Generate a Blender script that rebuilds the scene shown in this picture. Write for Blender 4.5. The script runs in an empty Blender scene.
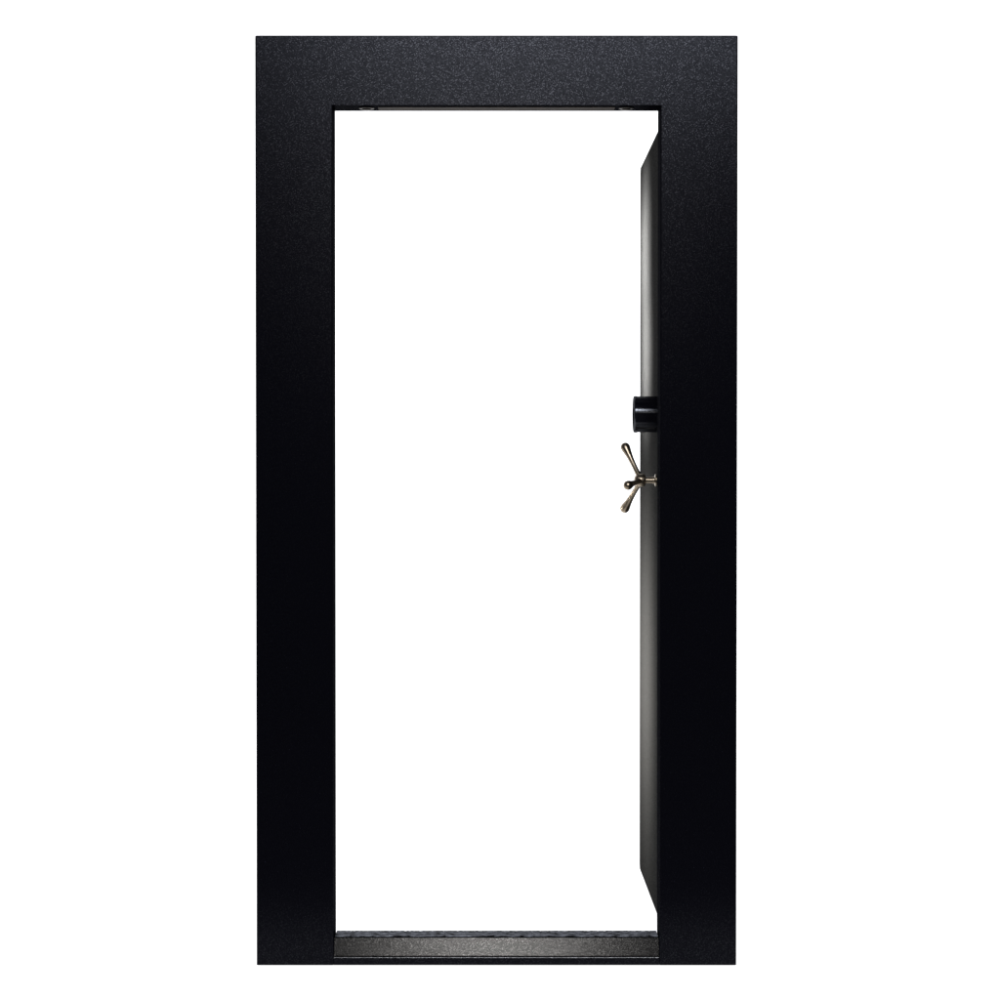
import bpy, bmesh, math, random
from mathutils import Vector, Matrix
S = bpy.context.scene
C = S.collection
S.view_settings.view_transform = 'Standard'
S.view_settings.look = 'None'
S.view_settings.exposure = 0

# ---------------------------------------------------------------- materials
def new_mat(name):
    m = bpy.data.materials.new(name); m.use_nodes = True
    nt = m.node_tree; nt.nodes.clear()
    return m, nt, nt.nodes.new('ShaderNodeOutputMaterial')

def powder(name, base, gloss, rough, cell=260.0, bump=0.25, tint=(1, 1, 1), floor_=0.5, peak=4.0, power=5.0,
           mottle=0.0, mottle_scale=30.0):
    """black textured powder coat: dark diffuse, satin gloss, a fine dense grain whose odd grains sparkle"""
    m, nt, out = new_mat(name); N = nt.nodes; L = nt.links
    tc = N.new('ShaderNodeTexCoord')
    n1 = N.new('ShaderNodeTexNoise'); n1.inputs['Scale'].default_value = cell
    n1.inputs['Detail'].default_value = 1.0
    L.new(tc.outputs['Object'], n1.inputs['Vector'])
    bp = N.new('ShaderNodeBump'); bp.inputs['Strength'].default_value = bump
    bp.inputs['Distance'].default_value = 0.002
    L.new(n1.outputs['Fac'], bp.inputs['Height'])
    # pebbles: noise-driven grain, sharpened so that only the crests glint
    n2 = N.new('ShaderNodeTexNoise'); n2.inputs['Scale'].default_value = cell * 0.8
    n2.inputs['Detail'].default_value = 0.0
    mp = N.new('ShaderNodeMapping')
    mp.inputs['Location'].default_value = (0.37, 0.41, 0.29)
    mp.inputs['Rotation'].default_value = (0.5, 0.6, 0.3)
    L.new(tc.outputs['Object'], mp.inputs['Vector']); L.new(mp.outputs['Vector'], n2.inputs['Vector'])
    mr = N.new('ShaderNodeMapRange')
    mr.inputs['From Min'].default_value = 0.36; mr.inputs['From Max'].default_value = 0.72
    L.new(n2.outputs['Fac'], mr.inputs['Value'])
    pw = N.new('ShaderNodeMath'); pw.operation = 'POWER'; pw.inputs[1].default_value = power
    L.new(mr.outputs['Result'], pw.inputs[0])
    ma = N.new('ShaderNodeMath'); ma.operation = 'MULTIPLY_ADD'
    ma.inputs[1].default_value = gloss * peak; ma.inputs[2].default_value = gloss * floor_
    L.new(pw.outputs[0], ma.inputs[0])
    df = N.new('ShaderNodeBsdfDiffuse'); df.inputs['Color'].default_value = (*base, 1)
    if mottle:
        n3 = N.new('ShaderNodeTexNoise'); n3.inputs['Scale'].default_value = mottle_scale
        n3.inputs['Detail'].default_value = 4.0; n3.inputs['Roughness'].default_value = 0.7
        L.new(tc.outputs['Object'], n3.inputs['Vector'])
        r = N.new('ShaderNodeValToRGB')
        r.color_ramp.elements[0].position = 0.36; r.color_ramp.elements[1].position = 0.64
        r.color_ramp.elements[0].color = (*[c * (1 - mottle) for c in base], 1)
        r.color_ramp.elements[1].color = (*[c * (1 + mottle) for c in base], 1)
        L.new(n3.outputs['Fac'], r.inputs['Fac']); L.new(r.outputs['Color'], df.inputs['Color'])
    L.new(bp.outputs['Normal'], df.inputs['Normal'])
    gl = N.new('ShaderNodeBsdfGlossy'); gl.inputs['Color'].default_value = (*tint, 1)
    gl.distribution = 'BECKMANN'; gl.inputs['Roughness'].default_value = rough
    L.new(bp.outputs['Normal'], gl.inputs['Normal'])
    mx = N.new('ShaderNodeMixShader')
    L.new(ma.outputs[0], mx.inputs['Fac'])
    L.new(df.outputs[0], mx.inputs[1]); L.new(gl.outputs[0], mx.inputs[2])
    L.new(mx.outputs[0], out.inputs['Surface'])
    return m

def principled(name, base, metal, rough, spec=0.5, noise=80, stretch=(1, 1, 1), lo=0.55, hi=1.35):
    m, nt, out = new_mat(name); N = nt.nodes; L = nt.links
    p = N.new('ShaderNodeBsdfPrincipled')
    p.inputs['Metallic'].default_value = metal
    p.inputs['Roughness'].default_value = rough
    p.inputs['Specular IOR Level'].default_value = spec
    tc = N.new('ShaderNodeTexCoord')
    mp = N.new('ShaderNodeMapping'); mp.inputs['Scale'].default_value = stretch
    L.new(tc.outputs['Object'], mp.inputs['Vector'])
    n = N.new('ShaderNodeTexNoise'); n.inputs['Scale'].default_value = noise
    n.inputs['Detail'].default_value = 4
    L.new(mp.outputs['Vector'], n.inputs['Vector'])
    r = N.new('ShaderNodeValToRGB')
    r.color_ramp.elements[0].position = 0.35; r.color_ramp.elements[1].position = 0.68
    r.color_ramp.elements[0].color = (*[c * lo for c in base], 1)
    r.color_ramp.elements[1].color = (*[min(1, c * hi) for c in base], 1)
    L.new(n.outputs['Fac'], r.inputs['Fac']); L.new(r.outputs['Color'], p.inputs['Base Color'])
    L.new(p.outputs[0], out.inputs['Surface'])
    return m

M_FRAME = powder('black_powder_coat', (0.0021, 0.0021, 0.0033), 0.0036, 0.27, 470, 0.04, (0.85, 0.88, 1.0), 0.62, 1.9, 2.2)
M_LEAF = powder('door_powder_coat', (0.0115, 0.0114, 0.0110), 0.0065, 0.28, 300, 0.25, (1, 1, 1), 0.5, 2.5, 2.2, 0.5, 260)
M_SILL = powder('sill_powder_coat', (0.0026, 0.0026, 0.0026), 0.020, 0.20, 470, 0.04, (1, 1, 1), 0.7, 1.2, 2.2)
M_WORN = principled('worn_sill_top', (0.090, 0.095, 0.108), 0.0, 0.9, 0.05, 80, (0.7, 1, 1), 0.12, 2.2)
M_METAL = principled('antique_bronze', (0.24, 0.198, 0.145), 1.0, 0.31, 0.5, 60, lo=0.75, hi=1.2)
M_BOLT = principled('dull_steel', (0.03, 0.026, 0.022), 1.0, 0.5, 0.5, 200)
M_STRIP = principled('brown_primer', (0.026, 0.018, 0.013), 0.0, 0.7, 0.1, 40)
M_DIAL = powder('dial_plastic', (0.0028, 0.0028, 0.0045), 0.045, 0.20, 60, 0.0, (0.88, 0.92, 1), 1.0, 0.0, 1)

def cyc_mat():
    m, nt, out = new_mat('glowing_white_sweep'); N = nt.nodes; L = nt.links
    p = N.new('ShaderNodeBsdfPrincipled')
    p.inputs['Base Color'].default_value = (0.85, 0.85, 0.85, 1)
    p.inputs['Roughness'].default_value = 0.9
    p.inputs['Specular IOR Level'].default_value = 0.0
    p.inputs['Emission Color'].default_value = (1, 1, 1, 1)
    p.inputs['Emission Strength'].default_value = 1.0  # sheet glows by itself to stay pure white and drown shadows
    L.new(p.outputs[0], out.inputs['Surface'])
    return m
M_WHITE = cyc_mat()

# ---------------------------------------------------------------- helpers
def obj(name, bm, mat, parent=None, smooth=False):
    bmesh.ops.recalc_face_normals(bm, faces=bm.faces[:])
    me = bpy.data.meshes.new(name); bm.to_mesh(me); bm.free()
    if smooth:
        for p in me.polygons: p.use_smooth = True
        me.set_sharp_from_angle(angle=math.radians(35))
    me.materials.append(mat)
    o = bpy.data.objects.new(name, me); C.objects.link(o)
    if parent: o.parent = parent
    return o

def box(bm, x0, x1, y0, y1, z0, z1, bev=0.0, keep=None, seg=3):
    """box with rounded edges; keep(mid) True leaves that edge sharp"""
    t = bmesh.new()
    bmesh.ops.create_cube(t, size=1.0)
    for v in t.verts:
        v.co = Vector((x0 + (v.co.x + .5) * (x1 - x0), y0 + (v.co.y + .5) * (y1 - y0), z0 + (v.co.z + .5) * (z1 - z0)))
    if bev > 0:
        es = [e for e in t.edges if not (keep and keep((e.verts[0].co + e.verts[1].co) / 2))]
        bmesh.ops.bevel(t, geom=es, offset=bev, segments=seg, profile=0.5, affect='EDGES')
    me = bpy.data.meshes.new('t'); t.to_mesh(me); t.free(); bm.from_mesh(me); bpy.data.meshes.remove(me)

def extrude_x(bm, prof, x0, x1):
    """closed (y, z) outline swept along x"""
    a = [bm.verts.new((x0, y, z)) for y, z in prof]; b = [bm.verts.new((x1, y, z)) for y, z in prof]
    n = len(prof)
    for k in range(n): bm.faces.new((a[k], a[(k + 1) % n], b[(k + 1) % n], b[k]))
    bm.faces.new(a); bm.faces.new(b[::-1])

def lathe(bm, prof, origin, axis, seg=40):
    """revolve (distance along axis, radius) pairs about axis from origin"""
    q = Vector((0, 0, 1)).rotation_difference(Vector(axis).normalized()).to_matrix()
    o = Vector(origin); rings = []
    for d, r in prof:
        if r < 1e-6:
            rings.append([bm.verts.new(o + q @ Vector((0, 0, d)))])
        else:
            rings.append([bm.verts.new(o + q @ Vector((r * math.cos(2 * math.pi * k / seg), r * math.sin(2 * math.pi * k / seg), d))) for k in range(seg)])
    for a, b in zip(rings, rings[1:]):
        for k in range(seg):
            k2 = (k + 1) % seg
            if len(a) == 1 and len(b) == 1: continue
            if len(a) == 1: bm.faces.new((a[0], b[k], b[k2]))
            elif len(b) == 1: bm.faces.new((a[k], a[k2], b[0]))
            else: bm.faces.new((a[k], a[k2], b[k2], b[k]))

# ---------------------------------------------------------------- setting: white sweep, made to glow
bm = bmesh.new()
prof = [(-0.48, 0.0), (2.2, 0.0)]
for k in range(1, 13):
    a = math.pi / 2 * k / 12
    prof.append((2.2 + 1.2 * math.sin(a), 1.2 - 1.2 * math.cos(a)))
prof.append((3.4, 6.0))
rows = [[bm.verts.new((x, y, z)) for y, z in prof] for x in (-7, 7)]
for k in range(len(prof) - 1):
    bm.faces.new((rows[0][k], rows[0][k + 1], rows[1][k + 1], rows[1][k]))
sweep = obj('backdrop', bm, M_WHITE, smooth=True)
sweep['kind'] = 'structure'

# ---------------------------------------------------------------- the vault door
W = 1.085 / 2      # half outer width
OW = 0.737 / 2     # half clear width
H = 2.10
OT = 1.944         # opening top
FD = 0.085         # flange depth
RD = 0.215         # full frame depth
Z0 = 0.004

root = bpy.data.objects.new('vault_door', None); C.objects.link(root)
root.empty_display_size = 0.2
root['label'] = 'tall black steel vault door swung open behind the right side of its frame'
root['category'] = 'door'
root['kind'] = 'thing'

for s in (-1, 1):
    bm = bmesh.new()
    xa, xb = sorted((s * OW, s * W))
    box(bm, xa, xb, 0, FD, Z0, OT, 0.003, keep=lambda m: m.z > OT - 0.001 or m.z < Z0 + 0.001)
    xa, xb = sorted((s * 0.470, s * 0.525))
    box(bm, xa, xb, FD, RD, Z0, OT)
    obj('jamb', bm, M_FRAME, root)

bm = bmesh.new()
box(bm, -W, W, 0, FD, OT, H, 0.003, keep=lambda m: m.z < OT + 0.001)
box(bm, -0.525, 0.525, FD, RD, 2.0, 2.06)
header = obj('header', bm, M_FRAME, root)
for sx in (-0.294, 0.294):
    bm = bmesh.new()
    lathe(bm, [(0, 0), (0, 0.017), (0.002, 0.017), (0.003, 0.015), (0.003, 0.011), (0.005, 0.010), (0.006, 0.008), (0.006, 0)],
          (sx, 0.040, OT), (0, 0, -1), 24)
    obj('bolt', bm, M_BOLT, header, True)
bm = bmesh.new()
box(bm, -0.268, 0.268, 0.025, 0.070, OT - 0.0014, OT - 0.0002, 0.0005)
obj('bare_strip', bm, M_STRIP, header)

# sill: black front lip, leaning satin face, worn top
bm = bmesh.new()
extrude_x(bm, [(0.0030, 0.0198), (0.0036, 0.0212), (0.0050, 0.0218), (0.0165, 0.0220), (0.029, 0.0600), (0.031, 0.0615), (0.094, 0.0615), (0.094, 0.0198)], -OW + 0.0003, OW - 0.0003)
sill = obj('sill', bm, M_SILL, root)
bm = bmesh.new()
box(bm, -OW + 0.0001, OW - 0.0001, 0.0008, 0.0800, Z0, 0.0196)
obj('front_lip', bm, M_FRAME, sill)
bm = bmesh.new()
box(bm, -OW + 0.001, OW - 0.001, 0.033, 0.093, 0.0617, 0.0640, 0.0008)
bmesh.ops.subdivide_edges(bm, edges=[e for e in bm.edges if e.calc_length() > 0.5], cuts=300)
random.seed(4)
for v in bm.verts:
    if v.co.z > 0.0635: v.co.z += random.uniform(-0.0005, 0.0009)
obj('worn_top', bm, M_WORN, sill)

# door leaf, open a right angle, away from the viewer
DX, DY0, DY1, DB, DT = 0.388, 0.245, 1.04, 0.05, 1.942
R = 0.011
outline = [(DY0, DB)]
for cy, cz, a0 in ((DY1 - R, DB + R, -90), (DY1 - R, DT - R, 0)):
    for k in range(7):
        a = math.radians(a0 + 15 * k); outline.append((cy + R * math.cos(a), cz + R * math.sin(a)))
outline.append((DY0, DT))
bm = bmesh.new()
extrude_x(bm, outline, DX, DX + 0.085)
rim = [e for e in bm.edges if abs(e.verts[0].co.x - e.verts[1].co.x) < 1e-6]
bmesh.ops.bevel(bm, geom=rim, offset=0.004, segments=3, profile=0.5, affect='EDGES')
leaf = obj('door_leaf', bm, M_LEAF, root)
for hz in (0.35, 1.0, 1.65):
    bm = bmesh.new()
    lathe(bm, [(0, 0), (0, .013), (.002, .015), (.138, .015), (.14, .013), (.14, 0)], (0.494, 0.230, hz - 0.07), (0, 0, 1), 24)
    box(bm, 0.472, 0.490, 0.235, 0.33, hz - 0.05, hz + 0.05, 0.002)
    box(bm, 0.484, 0.504, 0.212, 0.232, hz - 0.05, hz + 0.05, 0.001)
    obj('hinge', bm, M_FRAME, root, True)

# dial lock
LY = 0.40
dial_o = (DX, LY, 1.261)
bm = bmesh.new()
lathe(bm, [(0, 0), (0, .0435), (.0176, .0435), (.0176, 0)], dial_o, (-1, 0, 0), 72)
dial = obj('dial_lock', bm, M_DIAL, root, True)
bm = bmesh.new()
lathe(bm, [(.0179, 0), (.0179, .0435), (.0470, .0435), (.0474, .0446), (.0535, .0446), (.0555, .0430), (.0562, .0400), (.0562, .0370), (.0550, .0355), (.0450, .0330), (.0450, .0)],
      dial_o, (-1, 0, 0), 72)
obj('dial', bm, M_DIAL, dial, True)

# three spoke handle
hz = 1.101
hub_o = Vector((DX, LY, hz))
bm = bmesh.new()
lathe(bm, [(0, 0), (0, .015), (.003, .015), (.005, .0085), (.016, .0075), (.026, .0075), (.0265, .0115), (.029, .0148), (.032, .0156), (.044, .0156),
           (.048, .0142), (.052, .010), (.054, .005), (.0545, 0)], hub_o, (-1, 0, 0), 40)
handle = obj('handle', bm, M_METAL, root, True)
base = hub_o + Vector((-0.037, 0, 0))
tilt = math.radians(-8)
for k in range(3):
    a = math.radians(180 + 120 * k) - tilt
    d = Vector((-0.42, math.cos(a), math.sin(a))).normalized()
    bm = bmesh.new()
    prof = [(0.004, 0), (0.004, .0072), (.020, .0065), (.032, .0060), (.045, .0061), (.060, .0068), (.073, .0081), (.083, .0097), (.090, .0110)]
    for j in range(1, 11):                       # rounded tip
        t = math.radians(90 * j / 10)
        prof.append((.0940 + .0120 * math.sin(t), max(.0114 * math.cos(t), 0 if j == 10 else 1e-4)))
    lathe(bm, prof, base, d, 32)
    obj('spoke', bm, M_METAL, handle, True)

# ---------------------------------------------------------------- light
w = bpy.data.worlds.new('World'); S.world = w; w.use_nodes = True
bg = w.node_tree.nodes['Background']
bg.inputs['Color'].default_value = (0.87, 0.87, 1, 1); bg.inputs['Strength'].default_value = 0.11

def area(name, loc, target, sx, sy, power, col, spread=180):
    l = bpy.data.lights.new(name, 'AREA'); l.shape = 'RECTANGLE'; l.size = sx; l.size_y = sy
    l.energy = power; l.color = col; l.spread = math.radians(spread)
    o = bpy.data.objects.new(name, l); C.objects.link(o); o.location = loc
    o.rotation_euler = (Vector(target) - Vector(loc)).to_track_quat('-Z', 'Y').to_euler()
    return o
area('softbox', (0.3, -4.0, 3.40), (0, 0, 2.0), 2.2, 0.7, 195, (0.92, 0.94, 1.0))
area('sill_highlight_fill', (-0.02, -5.4, 2.62), (0.0, 0, 0.6), 0.35, 0.35, 30, (1, 0.97, 0.94))  # added lamp, only for a soft highlight at the sill centre
area('door_sheen_fill', (-2.1, 1.0, 1.78), (0.39, 0.85, 1.70), 0.25, 0.2, 11, (1, 1, 1), 10)  # added narrow lamp, puts the upper sheen band on the door leaf
area('door_sheen_fill', (-2.1, 1.0, 1.43), (0.39, 0.80, 1.43), 0.25, 0.2, 10, (1, 1, 1), 10)  # added likewise, for the sheen band above the dial
area('door_sheen_fill', (-2.1, 1.0, 0.62), (0.39, 0.80, 0.62), 0.25, 0.5, 17, (1, 0.98, 0.95), 20)  # added low lamp, lifts the lower part of the leaf

# ---------------------------------------------------------------- camera
cam = bpy.data.cameras.new('camera'); co = bpy.data.objects.new('camera', cam); C.objects.link(co)
co.location = (0, -5.2, 1.095)
co.rotation_euler = (math.radians(89), 0, 0)
cam.lens = 83.05; cam.sensor_width = 36
cam.shift_x = 0.0035
cam.shift_y = 0.023
cam.clip_end = 100
S.camera = co
